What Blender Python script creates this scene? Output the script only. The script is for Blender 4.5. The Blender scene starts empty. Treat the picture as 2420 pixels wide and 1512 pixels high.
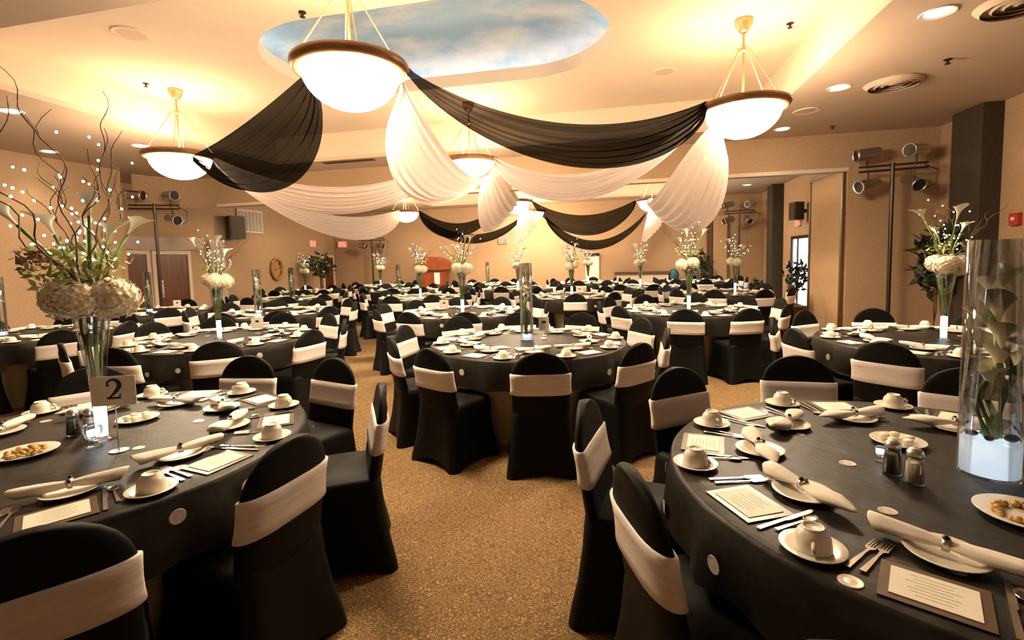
import bpy, math, random
from mathutils import Vector, Matrix
rnd = random.Random(7)
S = bpy.context.scene
COL = S.collection
PI = math.pi
R = math.radians

# ------------------------------------------------------------------ camera
IMG_W, IMG_H = 2420, 1512
FPX, HORIZON, CY = 1141.0, 614.0, 700.0
EYE = 1.525
YAW, ROLL = R(12.45), 0.025
PITCH = math.atan((CY - HORIZON) / FPX)
cam_d = bpy.data.cameras.new('camera')
cam = bpy.data.objects.new('camera', cam_d)
COL.objects.link(cam)
cam_d.sensor_fit = 'HORIZONTAL'
cam_d.sensor_width = 36.0
cam_d.lens = FPX / IMG_W * 36.0
cam_d.shift_y = -(IMG_H / 2 - CY) / IMG_W
cam_d.clip_start = 0.02
cam.matrix_world = (Matrix.Translation((0, 0, EYE)) @ Matrix.Rotation(YAW, 4, 'Z')
                    @ Matrix.Rotation(PI / 2 - PITCH, 4, 'X') @ Matrix.Rotation(-ROLL, 4, 'Z'))
S.camera = cam

# ------------------------------------------------------------------ world, exposure
S.view_settings.view_transform = 'Standard'
S.view_settings.look = 'None'
S.view_settings.gamma = 1.0
S.view_settings.exposure = 1.0
S.view_settings.use_curve_mapping = False
W = bpy.data.worlds.new('world')
S.world = W
W.use_nodes = True
W.node_tree.nodes['Background'].inputs[0].default_value = (0.55, 0.75, 1.0, 1)
W.node_tree.nodes['Background'].inputs[1].default_value = 0.22
WARM = (1.0, 0.72, 0.45)
PEND_W = 70.0       # watts of each pendant lamp
BOWL_E = 62.0
DOWN_W = 28.0
S.cycles.max_bounces = 5
S.cycles.diffuse_bounces = 3
S.cycles.glossy_bounces = 2
S.cycles.transmission_bounces = 3
S.cycles.transparent_max_bounces = 12
S.cycles.use_adaptive_sampling = True
S.cycles.adaptive_threshold = 0.22
S.cycles.adaptive_min_samples = 16
S.cycles.use_denoising = True
S.cycles.caustics_reflective = False
S.cycles.caustics_refractive = False
S.cycles.sample_clamp_indirect = 4.0

# ------------------------------------------------------------------ helpers
class MB:
    def __init__(s):
        s.v = []; s.f = []; s.m = []; s.cur = 0
    def add(s, vs, fs):
        o = len(s.v)
        s.v += [tuple(p) for p in vs]
        s.f += [tuple(i + o for i in q) for q in fs]
        s.m += [s.cur] * len(fs)
        return s
    def box(s, c, d, rz=0.0, M=None):
        x, y, z = d[0] / 2, d[1] / 2, d[2] / 2
        vs = [Vector((a * x, b * y, e * z)) for a in (-1, 1) for b in (-1, 1) for e in (-1, 1)]
        m = Matrix.Translation(c) @ Matrix.Rotation(rz, 4, 'Z')
        if M: m = Matrix.Translation(c) @ M.to_4x4()
        return s.add([m @ p for p in vs], [(0, 1, 3, 2), (4, 6, 7, 5), (0, 4, 5, 1), (2, 3, 7, 6), (0, 2, 6, 4), (1, 5, 7, 3)])
    def bx(s, x0, x1, y0, y1, z0, z1):
        return s.box(((x0 + x1) / 2, (y0 + y1) / 2, (z0 + z1) / 2), (x1 - x0, y1 - y0, z1 - z0))
    def rings(s, rs, closed=True, cap0=False, cap1=False):
        n = len(rs[0]); vs = [p for r in rs for p in r]; fs = []
        for i in range(len(rs) - 1):
            for j in range(n if closed else n - 1):
                k = (j + 1) % n
                fs.append((i * n + j, i * n + k, (i + 1) * n + k, (i + 1) * n + j))
        if cap0: fs.append(tuple(range(n))[::-1])
        if cap1: fs.append(tuple((len(rs) - 1) * n + j for j in range(n)))
        return s.add(vs, fs)
    def lathe(s, prof, n=20, cap0=True, cap1=True, c=(0, 0, 0), M=None):
        rs = []
        for r, z in prof:
            ring = [Vector((r * math.cos(2 * PI * j / n), r * math.sin(2 * PI * j / n), z)) for j in range(n)]
            if M: ring = [M @ p for p in ring]
            rs.append([p + Vector(c) for p in ring])
        return s.rings(rs, True, cap0, cap1)
    def tube(s, pts, r, n=6, cap=True, flat=1.0):
        pts = [Vector(p) for p in pts]
        rr = r if isinstance(r, (list, tuple)) else [r] * len(pts)
        rs = []; up = Vector((0, 0, 1))
        for i, p in enumerate(pts):
            t = (pts[min(i + 1, len(pts) - 1)] - pts[max(i - 1, 0)]).normalized()
            a = t.cross(up)
            if a.length < 0.05: a = t.cross(Vector((1, 0, 0)))
            a.normalize(); b = a.cross(t).normalized()
            rs.append([p + (a * math.cos(2 * PI * j / n) + b * math.sin(2 * PI * j / n) * flat) * rr[i] for j in range(n)])
        return s.rings(rs, True, cap, cap)
    def sphere(s, c, r, n=8, m=5, sc=(1, 1, 1)):
        prof = [(max(1e-4, math.sin(PI * i / m)) * r, -math.cos(PI * i / m) * r) for i in range(m + 1)]
        rs = [[Vector((q * math.cos(2 * PI * j / n) * sc[0], q * math.sin(2 * PI * j / n) * sc[1], z * sc[2])) + Vector(c) for j in range(n)] for q, z in prof]
        return s.rings(rs)
    def prism(s, poly, z0, z1):
        n = len(poly)
        return s.rings([[(x, y, z0) for x, y in poly], [(x, y, z1) for x, y in poly]], True, True, True)
    def mesh(s, name, *mats, smooth=False):
        me = bpy.data.meshes.new(name)
        me.from_pydata(s.v, [], s.f)
        for m in mats: me.materials.append(m)
        if len(mats) > 1: me.polygons.foreach_set('material_index', s.m)
        if smooth: me.polygons.foreach_set('use_smooth', [True] * len(me.polygons))
        me.update()
        return me

def obj(name, me, parent=None, loc=(0, 0, 0), rot=(0, 0, 0), scale=None, label=None, cat=None, group=None, kind=None):
    o = bpy.data.objects.new(name, me)
    COL.objects.link(o)
    o.location = loc; o.rotation_euler = rot
    if scale: o.scale = (scale,) * 3 if isinstance(scale, (int, float)) else scale
    if parent: o.parent = parent
    if label: o['label'] = label
    if cat: o['category'] = cat
    if group: o['group'] = group
    if kind: o['kind'] = kind
    return o
def thing(name, label, cat, loc=(0, 0, 0), rz=0.0, group=None, scale=None):
    return obj(name, None, None, loc, (0, 0, rz), scale, label, cat, group)
def struct(name, me, parent=None, loc=(0, 0, 0), rot=(0, 0, 0), label=None):
    return obj(name, me, parent, loc, rot, label=label, kind='structure')
def dup(root, loc, rz=0.0, label=None, group=None, scale=None):
    r = root.copy(); COL.objects.link(r)
    r.location = loc; r.rotation_euler = (0, 0, rz)
    if scale: r.scale = (scale,) * 3
    if label: r['label'] = label
    if group: r['group'] = group
    for ch in root.children:
        c = ch.copy(); COL.objects.link(c); c.parent = r
        for g in ch.children:
            d = g.copy(); COL.objects.link(d); d.parent = c
    return r

# ------------------------------------------------------------------ materials
def mat(name, col, rough=0.5, metal=0.0, emit=None, es=0.0, sheen=0.0, spec=None, coat=0.0):
    m = bpy.data.materials.new(name); m.use_nodes = True
    b = m.node_tree.nodes['Principled BSDF']
    b.inputs['Base Color'].default_value = (*col, 1)
    b.inputs['Roughness'].default_value = rough
    b.inputs['Metallic'].default_value = metal
    if emit:
        b.inputs['Emission Color'].default_value = (*emit, 1)
        b.inputs['Emission Strength'].default_value = es
    if sheen: b.inputs['Sheen Weight'].default_value = sheen
    if spec is not None: b.inputs['Specular IOR Level'].default_value = spec
    if coat: b.inputs['Coat Weight'].default_value = coat
    return m
def nodes(m): return m.node_tree.nodes, m.node_tree.links, m.node_tree.nodes['Principled BSDF']
def noise_col(m, c1, c2, scale, detail=3.0, lo=0.35, hi=0.65, bump=0.0, bscale=None, dist=0.01, coord='Object', stretch=None):
    N, L, b = nodes(m)
    tc = N.new('ShaderNodeTexCoord'); mp = N.new('ShaderNodeMapping')
    if stretch: mp.inputs['Scale'].default_value = stretch
    L.new(tc.outputs[coord], mp.inputs[0])
    nz = N.new('ShaderNodeTexNoise'); nz.inputs['Scale'].default_value = scale; nz.inputs['Detail'].default_value = detail
    L.new(mp.outputs[0], nz.inputs['Vector'])
    cr = N.new('ShaderNodeValToRGB')
    cr.color_ramp.elements[0].position = lo; cr.color_ramp.elements[0].color = (*c1, 1)
    cr.color_ramp.elements[1].position = hi; cr.color_ramp.elements[1].color = (*c2, 1)
    L.new(nz.outputs['Fac'], cr.inputs[0]); L.new(cr.outputs[0], b.inputs['Base Color'])
    if bump:
        n2 = N.new('ShaderNodeTexNoise'); n2.inputs['Scale'].default_value = bscale or scale
        n2.inputs['Detail'].default_value = 4
        L.new(mp.outputs[0], n2.inputs['Vector'])
        bp = N.new('ShaderNodeBump'); bp.inputs['Strength'].default_value = bump; bp.inputs['Distance'].default_value = dist
        L.new(n2.outputs['Fac'], bp.inputs['Height']); L.new(bp.outputs[0], b.inputs['Normal'])
    return m
M = {}
M['wall'] = noise_col(mat('tan_wallcovering', (0.5, 0.36, 0.24), 0.85), (0.40, 0.265, 0.16), (0.46, 0.31, 0.19), 40, bump=0.15, bscale=150, dist=0.002)
M['wall_dark'] = noise_col(mat('dark_olive_wallcovering', (0.09, 0.07, 0.045), 0.8), (0.03, 0.023, 0.014), (0.05, 0.035, 0.02), 50)
M['ceil'] = mat('cream_ceiling_paint', (0.66, 0.54, 0.42), 0.9)
M['soffit'] = mat('soffit_paint', (0.56, 0.43, 0.33), 0.9)
M['panel'] = noise_col(mat('partition_panel', (0.55, 0.38, 0.22), 0.8), (0.46, 0.30, 0.165), (0.52, 0.34, 0.19), 60)
M['trim'] = mat('pale_trim', (0.68, 0.56, 0.44), 0.5)
M['darktrim'] = mat('dark_wood_trim', (0.10, 0.045, 0.02), 0.45)
M['white'] = mat('white_paint', (0.8, 0.77, 0.72), 0.5)
M['black'] = mat('black_plastic', (0.012, 0.012, 0.012), 0.45)
M['dark_metal'] = mat('dark_metal', (0.04, 0.028, 0.02), 0.4, 0.6)
M['light_block'] = mat('dull_light_block', (0.45, 0.36, 0.26), 0.6)  # dull tan for the shell added inside the pendant bowls
M['steel'] = mat('cutlery_steel', (0.72, 0.68, 0.62), 0.22, 1.0)
M['chrome'] = mat('brushed_metal', (0.7, 0.68, 0.66), 0.3, 1.0)
M['bronze'] = noise_col(mat('bronze_brown_wood', (0.24, 0.11, 0.045), 0.35), (0.2, 0.09, 0.035), (0.3, 0.15, 0.06), 8, stretch=(1, 1, 6))
M['brass'] = mat('aged_brass', (0.62, 0.40, 0.22), 0.35, 0.5)
M['door'] = noise_col(mat('mahogany_door', (0.12, 0.03, 0.012), 0.35), (0.085, 0.02, 0.008), (0.15, 0.042, 0.016), 3, stretch=(6, 6, 0.6))
M['redwood'] = noise_col(mat('red_brown_wood', (0.24, 0.05, 0.012), 0.35), (0.19, 0.035, 0.01), (0.3, 0.075, 0.02), 4, stretch=(5, 5, 0.7))
M['spandex'] = mat('black_spandex', (0.004, 0.0037, 0.0033), 0.6, spec=0.16)
M['sash'] = noise_col(mat('white_satin_sash', (0.82, 0.74, 0.70), 0.45), (0.76, 0.68, 0.64), (0.86, 0.78, 0.74), 6, stretch=(1, 1, 12), bump=0.2, bscale=14, dist=0.004)
M['taffeta'] = noise_col(mat('black_taffeta', (0.02, 0.017, 0.014), 0.5, spec=0.28), (0.007, 0.0055, 0.004), (0.015, 0.011, 0.0075), 7, bump=0.5, bscale=9, dist=0.012)
M['floorcloth'] = mat('tan_floor_cloth', (0.62, 0.52, 0.42), 0.75)
M['china'] = mat('white_china', (0.82, 0.77, 0.67), 0.25, coat=0.3)
M['linen'] = noise_col(mat('ivory_linen', (0.84, 0.78, 0.68), 0.8), (0.80, 0.74, 0.64), (0.87, 0.81, 0.72), 30, bump=0.2, bscale=40, dist=0.003)
M['mat_dark'] = mat('dark_brown_card', (0.11, 0.065, 0.04), 0.35)
M['paper'] = mat('cream_card', (0.84, 0.79, 0.68), 0.6)
M['dot'] = mat('silver_disc', (0.66, 0.60, 0.55), 0.3, 0.35)
M['hyd'] = noise_col(mat('cream_hydrangea_petals', (0.72, 0.62, 0.42), 0.7), (0.76, 0.66, 0.46), (0.86, 0.80, 0.64), 18)
M['calla'] = mat('ivory_calla', (0.82, 0.74, 0.52), 0.45)
M['spadix'] = mat('yellow_spadix', (0.75, 0.55, 0.08), 0.6)
M['stem'] = mat('green_stem', (0.12, 0.20, 0.035), 0.4)
M['leaf'] = noise_col(mat('pale_green_foliage', (0.3, 0.33, 0.10), 0.6), (0.26, 0.29, 0.08), (0.56, 0.53, 0.24), 9)
M['mauve'] = mat('dusty_mauve_blossom', (0.30, 0.14, 0.10), 0.7)
M['darkleaf'] = mat('dark_green_leaves', (0.018, 0.032, 0.012), 0.45)
M['twig'] = mat('brown_willow', (0.10, 0.05, 0.022), 0.6)
M['stone'] = mat('black_pebble', (0.01, 0.012, 0.016), 0.15)
M['bark'] = mat('brown_basket', (0.16, 0.07, 0.03), 0.7)
M['alarm'] = mat('red_alarm', (0.45, 0.04, 0.03), 0.4)
M['food'] = noise_col(mat('golden_crumble', (0.55, 0.34, 0.10), 0.7), (0.40, 0.20, 0.05), (0.72, 0.48, 0.16), 60)
M['butter'] = mat('ivory_butter', (0.85, 0.78, 0.58), 0.5)
M['pepper'] = mat('pepper', (0.05, 0.03, 0.02), 0.8)
M['salt'] = mat('salt', (0.75, 0.66, 0.55), 0.8)
M['teal'] = mat('teal_cloth', (0.03, 0.10, 0.11), 0.7)
M['ink'] = mat('black_ink', (0.01, 0.01, 0.01), 0.6)
M['greypanel'] = mat('grey_panel', (0.42, 0.40, 0.36), 0.6)
def emis(name, col, st, sample='AUTO'):
    m = mat(name, (0, 0, 0), 0.5, emit=col, es=st)
    m.cycles.emission_sampling = sample
    return m
M['bowl'] = emis('lit_alabaster_bowl', (1.0, 0.78, 0.52), BOWL_E)
M['down'] = emis('downlight_lens', (1.0, 0.9, 0.74), 12.0, 'NONE')
M['cove'] = emis('cove_tube', (1.0, 0.92, 0.84), 8.0)
M['fairy'] = emis('fairy_light_bulb', (1.0, 0.93, 0.82), 8.0, 'NONE')
M['led'] = emis('cool_led_glow', (0.78, 0.87, 1.0), 1.6, 'NONE')
M['gel'] = mat('lit_water_beads', (0.8, 0.85, 0.92), 0.4, emit=(0.75, 0.88, 1.0), es=0.5)
M['exit'] = emis('exit_sign_red', (1.0, 0.13, 0.08), 1.1, 'NONE')
M['votive'] = emis('votive_glow', (0.75, 0.85, 1.0), 3.0, 'NONE')
M['daylight'] = emis('daylight_glass', (0.82, 0.92, 1.0), 3.0)

M['gel'].cycles.emission_sampling = 'NONE'
def glass(name, tint=(0.985, 0.992, 0.992), base=0.04):
    m = bpy.data.materials.new(name); m.use_nodes = True
    N, L = m.node_tree.nodes, m.node_tree.links
    N.clear()
    out = N.new('ShaderNodeOutputMaterial'); mx = N.new('ShaderNodeMixShader')
    tr = N.new('ShaderNodeBsdfTransparent'); tr.inputs[0].default_value = (*tint, 1)
    gl = N.new('ShaderNodeBsdfGlossy'); gl.inputs['Roughness'].default_value = 0.04
    lw = N.new('ShaderNodeLayerWeight'); lw.inputs[0].default_value = 0.35
    ma = N.new('ShaderNodeMath'); ma.operation = 'MULTIPLY_ADD'; ma.inputs[1].default_value = 0.55; ma.inputs[2].default_value = base
    L.new(lw.outputs['Fresnel'], ma.inputs[0]); L.new(ma.outputs[0], mx.inputs[0])
    L.new(tr.outputs[0], mx.inputs[1]); L.new(gl.outputs[0], mx.inputs[2]); L.new(mx.outputs[0], out.inputs[0])
    return m
M['glass'] = glass('clear_glass')
M['water'] = glass('water', (0.985, 0.995, 0.995), 0.015)

def sheer(name, col, transp, transl):
    m = bpy.data.materials.new(name); m.use_nodes = True
    N, L = m.node_tree.nodes, m.node_tree.links
    N.clear()
    out = N.new('ShaderNodeOutputMaterial')
    d = N.new('ShaderNodeBsdfDiffuse'); d.inputs[0].default_value = (*col, 1)
    t = N.new('ShaderNodeBsdfTranslucent'); t.inputs[0].default_value = (*col, 1)
    tr = N.new('ShaderNodeBsdfTransparent')
    a = N.new('ShaderNodeMixShader'); a.inputs[0].default_value = transl
    b = N.new('ShaderNodeMixShader')
    lw = N.new('ShaderNodeLayerWeight'); lw.inputs[0].default_value = 0.3
    ma = N.new('ShaderNodeMath'); ma.operation = 'MULTIPLY_ADD'
    ma.inputs[1].default_value = -transp; ma.inputs[2].default_value = transp
    L.new(lw.outputs['Facing'], ma.inputs[0]); L.new(ma.outputs[0], b.inputs[0])
    L.new(d.outputs[0], a.inputs[1]); L.new(t.outputs[0], a.inputs[2])
    L.new(a.outputs[0], b.inputs[1]); L.new(tr.outputs[0], b.inputs[2]); L.new((b if transp > 0 else a).outputs[0], out.inputs[0])
    return m
M['black_sheer'] = sheer('black_chiffon', (0.006, 0.0045, 0.003), 0.08, 0.25)
M['white_sheer'] = sheer('white_chiffon', (0.88, 0.79, 0.75), 0.0, 0.5)

# carpet
m = M['carpet'] = mat('patterned_carpet', (0.3, 0.2, 0.1), 0.95)
N, L, b = nodes(m)
tc = N.new('ShaderNodeTexCoord')
nz = N.new('ShaderNodeTexNoise'); nz.inputs['Scale'].default_value = 9; nz.inputs['Detail'].default_value = 2
mx = N.new('ShaderNodeMixRGB'); mx.blend_type = 'ADD'; mx.inputs[0].default_value = 0.12
L.new(tc.outputs['Object'], mx.inputs[1]); L.new(tc.outputs['Object'], nz.inputs['Vector']); L.new(nz.outputs['Color'], mx.inputs[2])
vo = N.new('ShaderNodeTexVoronoi'); vo.inputs['Scale'].default_value = 80; vo.feature = 'DISTANCE_TO_EDGE'
L.new(mx.outputs[0], vo.inputs['Vector'])
cr = N.new('ShaderNodeValToRGB')
cr.color_ramp.elements[0].position = 0.06; cr.color_ramp.elements[0].color = (0.115, 0.062, 0.022, 1)
cr.color_ramp.elements[1].position = 0.30; cr.color_ramp.elements[1].color = (0.35, 0.22, 0.09, 1)
L.new(vo.outputs['Distance'], cr.inputs[0])
n2 = N.new('ShaderNodeTexNoise'); n2.inputs['Scale'].default_value = 160
L.new(tc.outputs['Object'], n2.inputs['Vector'])
m2 = N.new('ShaderNodeMixRGB'); m2.blend_type = 'OVERLAY'; m2.inputs[0].default_value = 0.55
L.new(cr.outputs[0], m2.inputs[1]); L.new(n2.outputs['Fac'], m2.inputs[2]); L.new(m2.outputs[0], b.inputs['Base Color'])
bp = N.new('ShaderNodeBump'); bp.inputs['Strength'].default_value = 0.3; bp.inputs['Distance'].default_value = 0.006
L.new(n2.outputs['Fac'], bp.inputs['Height']); L.new(bp.outputs[0], b.inputs['Normal'])

# painted sky
m = M['sky'] = mat('painted_sky', (0.3, 0.5, 0.65), 0.9)
N, L, b = nodes(m)
tc = N.new('ShaderNodeTexCoord'); mp = N.new('ShaderNodeMapping'); mp.inputs['Scale'].default_value = (0.8, 1.5, 1)
L.new(tc.outputs['Object'], mp.inputs[0])
nz = N.new('ShaderNodeTexNoise'); nz.inputs['Scale'].default_value = 1.5; nz.inputs['Detail'].default_value = 6; nz.inputs['Roughness'].default_value = 0.6
L.new(mp.outputs[0], nz.inputs['Vector'])
cr = N.new('ShaderNodeValToRGB')
for e_, p_, c_ in ((0, 0.42, (0.17, 0.27, 0.37, 1)), (1, 0.85, (0.50, 0.46, 0.43, 1))):
    cr.color_ramp.elements[e_].position = p_; cr.color_ramp.elements[e_].color = c_
L.new(nz.outputs['Fac'], cr.inputs[0]); L.new(cr.outputs[0], b.inputs['Base Color'])

# ------------------------------------------------------------------ room shell
SOF, CEI = 3.40, 3.88           # lower ceiling and tray ceiling heights
XL, XR, YB, YH = -9.2, 4.85, -4.0, 8.8       # first room, YH = header to the second room
X2L, X2R, Y2 = -10.5, 4.4, 16.5              # second room
TX0, TX1 = -6.17, 2.03
TRAYS = ((TX0, TX1, 2.94, 8.0), (TX0, TX1, 10.9, 15.6))
struct('floor', MB().bx(-11, 5.4, YB - .3, Y2 + .5, -0.1, 0.0).mesh('floor', M['carpet']))
def soffit_mesh(x0, x1, y0, y1, t):
    b = MB(); a0, a1, b0, b1 = t
    for q in ((x0, a0, y0, y1), (a1, x1, y0, y1), (a0, a1, y0, b0), (a0, a1, b1, y1)):
        b.bx(q[0], q[1], q[2], q[3], SOF, SOF + .06)
    return b.mesh('soffit', M['soffit'])
struct('ceiling', soffit_mesh(XL, XR + .1, YB, YH + .12, TRAYS[0]))
struct('ceiling_side', MB().bx(X2L, XL, YH - 1.6, YH + .12, SOF, SOF + .06).mesh('soffit', M['soffit']))
struct('ceiling_rear', soffit_mesh(X2L, XR + .1, YH + .12, Y2 + .1, TRAYS[1]))
for k, (a0, a1, b0, b1) in enumerate(TRAYS):
    b = MB(); h = .04
    b.bx(a0 - h, a0, b0 - h, b1 + h, SOF + .06, CEI + .05); b.bx(a1, a1 + h, b0 - h, b1 + h, SOF + .06, CEI + .05)
    b.bx(a0, a1, b0 - h, b0, SOF + .06, CEI + .05); b.bx(a0, a1, b1, b1 + h, SOF + .06, CEI + .05)
    struct('trim_%d' % (k + 1), b.mesh('tray_side', M['ceil']))
# tray ceiling with stadium-shaped sky recess
SC, SHX, SR = (-2.03, 5.36), 0.92, 1.06     # centre, half straight length, end radius
def stad(k, n=72):
    out = []
    for i in range(n):
        a = 2 * PI * i / n
        cx = SHX if math.cos(a) >= 0 else -SHX
        out.append((SC[0] + cx + k * SR * math.cos(a), SC[1] + k * SR * math.sin(a)))
    return out
def rect_hit(p, t):
    dx, dy = p[0] - SC[0], p[1] - SC[1]
    a0, a1, b0, b1 = t; ks = []
    if dx > 1e-6: ks.append((a1 - SC[0]) / dx)
    if dx < -1e-6: ks.append((a0 - SC[0]) / dx)
    if dy > 1e-6: ks.append((b1 - SC[1]) / dy)
    if dy < -1e-6: ks.append((b0 - SC[1]) / dy)
    k = min(ks)
    return (SC[0] + dx * k, SC[1] + dy * k)
st = stad(1.0)
t0 = TRAYS[0]
b = MB(); big = [rect_hit(p, (t0[0] - .04, t0[1] + .04, t0[2] - .04, t0[3] + .04)) for p in st]
# push the points closest to the corners onto the corners
for cx in (t0[0] - .04, t0[1] + .04):
    for cy in (t0[2] - .04, t0[3] + .04):
        i = min(range(len(big)), key=lambda q: (big[q][0] - cx) ** 2 + (big[q][1] - cy) ** 2)
        big[i] = (cx, cy)
b.rings([[(x, y, CEI) for x, y in big], [(x, y, CEI) for x, y in st], [(x, y, CEI + .16) for x, y in st],
         [(x, y, CEI + .16) for x, y in stad(1.20)], [(x, y, CEI + .05) for x, y in big]])
struct('ceiling_tray', b.mesh('ceiling_tray', M['ceil']))
b = MB(); rs = []
for k in range(9):
    a = k / 8; q = 1.28 * math.cos(a * PI / 2 * .98)
    rs.append([(SC[0] + (x - SC[0]) * q, SC[1] + (y - SC[1]) * q, CEI + .15 + .5 * math.sin(a * PI / 2)) for x, y in st])
b.rings(rs, True, False, True)
struct('ceiling_sky_dome', b.mesh('sky_dome', M['sky'], smooth=True), label='recessed oval dome painted as a cloudy blue sky')
b = MB(); p_ = [(x, y, CEI + .19) for x, y in stad(1.13)]; b.tube(p_ + p_[:1], .018, 6)
obj('cove_light', b.mesh('cove_light', M['cove']), label='hidden cove light tube around the painted sky recess', cat='light')
t1 = TRAYS[1]
struct('ceiling_tray_rear', MB().bx(t1[0] - .04, t1[1] + .04, t1[2] - .04, t1[3] + .04, CEI, CEI + .05).mesh('tray2', M['ceil']))
# walls
struct('wall_back', MB().bx(XL, XR + .1, YB - .12, YB, 0, SOF).mesh('wall', M['wall']))
struct('wall_left', MB().bx(XL - .12, XL, YB, YH - 1.3, 0, SOF).mesh('wall', M['wall']))
WX = XR
b = MB()   # right wall with a window opening beside the camera
b.bx(WX, WX + .1, YB, -.6, 0, SOF); b.bx(WX, WX + .1, -.6, 2.2, 0, .6); b.bx(WX, WX + .1, -.6, 2.2, 2.6, SOF); b.bx(WX, WX + .1, 2.2, YH, 0, SOF)
struct('wall_right', b.mesh('wall', M['wall']))
w1 = struct('window_1', MB().bx(WX + .02, WX + .05, -.6, 2.2, .6, .66).bx(WX + .02, WX + .05, -.6, 2.2, 2.54, 2.6).bx(WX + .02, WX + .05, -.6, -.54, .66, 2.54).bx(WX + .02, WX + .05, 2.14, 2.2, .66, 2.54).bx(WX + .02, WX + .05, .77, .83, .66, 2.54).mesh('window_frame', M['white']))
obj('pane', MB().bx(WX + .03, WX + .036, -.54, 2.14, .66, 2.54).mesh('pane', M['glass']), w1)
# header between the two rooms, its track, and the curved end on the left
struct('wall_header', MB().bx(XL + .9, 3.6, YH, YH + .14, 2.86, SOF).mesh('wall', M['wall']))
struct('trim_3', MB().bx(XL + .9, 3.6, YH - .015, YH + .155, 2.80, 2.86).mesh('trim', M['trim']))
b = MB(); rs = []
for i in range(13):
    a = PI / 2 * i / 12
    rs.append([(XL + .9 - 1.0 * math.sin(a) + .0, YH - .0 - 1.0 * (1 - math.cos(a)), 2.80), (XL + .9 - 1.0 * math.sin(a), YH - 1.0 * (1 - math.cos(a)), SOF)])
b.rings(rs, False)
struct('wall_curve', b.mesh('wall', M['wall'], smooth=True))
# pocket block at the right end of the header
pk = struct('wall_pocket', MB().bx(3.6, XR, YH, 10.25, 0, SOF).mesh('wall', M['wall']))
d = struct('door_1', MB().bx(3.565, 3.6, 8.93, 10.2, .03, 2.84).mesh('panel', M['panel']))
obj('door_frame', MB().bx(3.55, 3.6, 8.86, 8.93, 0, 2.92).bx(3.55, 3.6, 10.2, 10.26, 0, 2.92).bx(3.55, 3.6, 8.93, 10.2, 2.84, 2.92).mesh('frame', M['darktrim']), d)
# dark pilaster and corner on the right wall of the first room
struct('trim_4', MB().bx(4.62, XR, 7.55, 8.15, 0, SOF).mesh('pilaster', M['wall_dark']))
# second room walls
struct('wall_rear', MB().bx(X2L - .1, XR + .1, Y2, Y2 + .12, 0, SOF).mesh('wall', M['wall']))
b = MB(); b.bx(X2L - .12, X2L, YH - 1.5, Y2, 0, SOF)
struct('wall_rear_left', b.mesh('wall', M['wall']))
struct('wall_return', MB().bx(X2L, XL - .12, YH - 1.5, YH - 1.38, 0, SOF).mesh('wall', M['wall']))
b = MB(); b.bx(X2R, X2R + .1, 10.25, 12.6, 0, SOF); b.bx(X2R, X2R + .1, 13.85, Y2, 0, SOF); b.bx(X2R, X2R + .1, 12.6, 13.85, 1.95, SOF)
struct('wall_rear_right', b.mesh('wall', M['wall']))
struct('trim_5', MB().bx(4.12, X2R, 14.5, 15.0, 0, SOF).mesh('pilaster', M['wall_dark']))
struct('trim_6', MB().bx(2.95, 3.35, Y2 - .16, Y2, 0, 2.75).mesh('pilaster', M['panel']))
struct('trim_7', MB().bx(2.78, 2.92, Y2 - .1, Y2, 0, 2.8).mesh('pilaster', M['darktrim']))
# doors
def hinged_door(n, loc, rz, w, h, handle=True, label=None):
    d = struct('door_%d' % n, MB().bx(-w / 2, w / 2, -.03, .0, 0.01, h).mesh('door', M['door']), None, loc, (0, 0, rz), label)
    f = MB(); f.bx(-w / 2 - .09, -w / 2, -.05, 0, 0, h + .09).bx(w / 2, w / 2 + .09, -.05, 0, 0, h + .09).bx(-w / 2, w / 2, -.05, 0, h, h + .09)
    obj('door_frame', f.mesh('door_frame', M['trim']), d)
    if handle:
        obj('handle', MB().bx(-w / 2 + .07, -w / 2 + .15, -.045, -.03, .85, 1.25).tube([(-w / 2 + .11, -.045, .9), (-w / 2 + .11, -.09, .93), (-w / 2 + .11, -.09, 1.17), (-w / 2 + .11, -.045, 1.2)], .012, 6).mesh('handle', M['chrome']), d)
    return d
hinged_door(2, (X2L, 9.62, 0), PI / 2, .86, 1.86)
hinged_door(3, (X2L, 8.62, 0), PI / 2, .70, 1.86, False)
hinged_door(4, (X2L, 16.05, 0), PI / 2, .55, 1.78, False)
# white open door in the far wall and the glass exit door on the right
d5 = struct('door_5', MB().bx(-1.08, -.62, Y2 - .05, Y2 - .02, 0, 1.58).mesh('door', M['white']))
obj('door_closer', MB().bx(-1.1, -.6, Y2 - .09, Y2 - .05, 1.6, 1.68).mesh('closer', M['dark_metal']), d5)
d6 = struct('door_6', MB().bx(X2R - .02, X2R + .06, 12.6, 12.68, 0, 1.95).bx(X2R - .02, X2R + .06, 13.77, 13.85, 0, 1.95).bx(X2R - .02, X2R + .06, 12.68, 13.77, 1.87, 1.95).bx(X2R - .02, X2R + .06, 12.68, 13.77, 0, .25).bx(X2R - .01, X2R + .05, 13.38, 13.44, .25, 1.87).mesh('door_frame', M['dark_metal']))
obj('pane', MB().bx(X2R + .02, X2R + .03, 12.68, 13.38, .25, 1.87).mesh('pane', M['daylight']), d6)
obj('pane', MB().bx(X2R + .02, X2R + .03, 13.44, 13.77, .25, 1.87).mesh('pane', M['daylight']), d6)
# baseboards
struct('baseboard_right', MB().bx(3.6, XR, YH - .02, YH, 0, .1).mesh('bb', M['darktrim']))
struct('baseboard_rear', MB().bx(X2L, X2R, Y2 - .02, Y2, 0, .1).mesh('bb', M['darktrim']))
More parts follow.
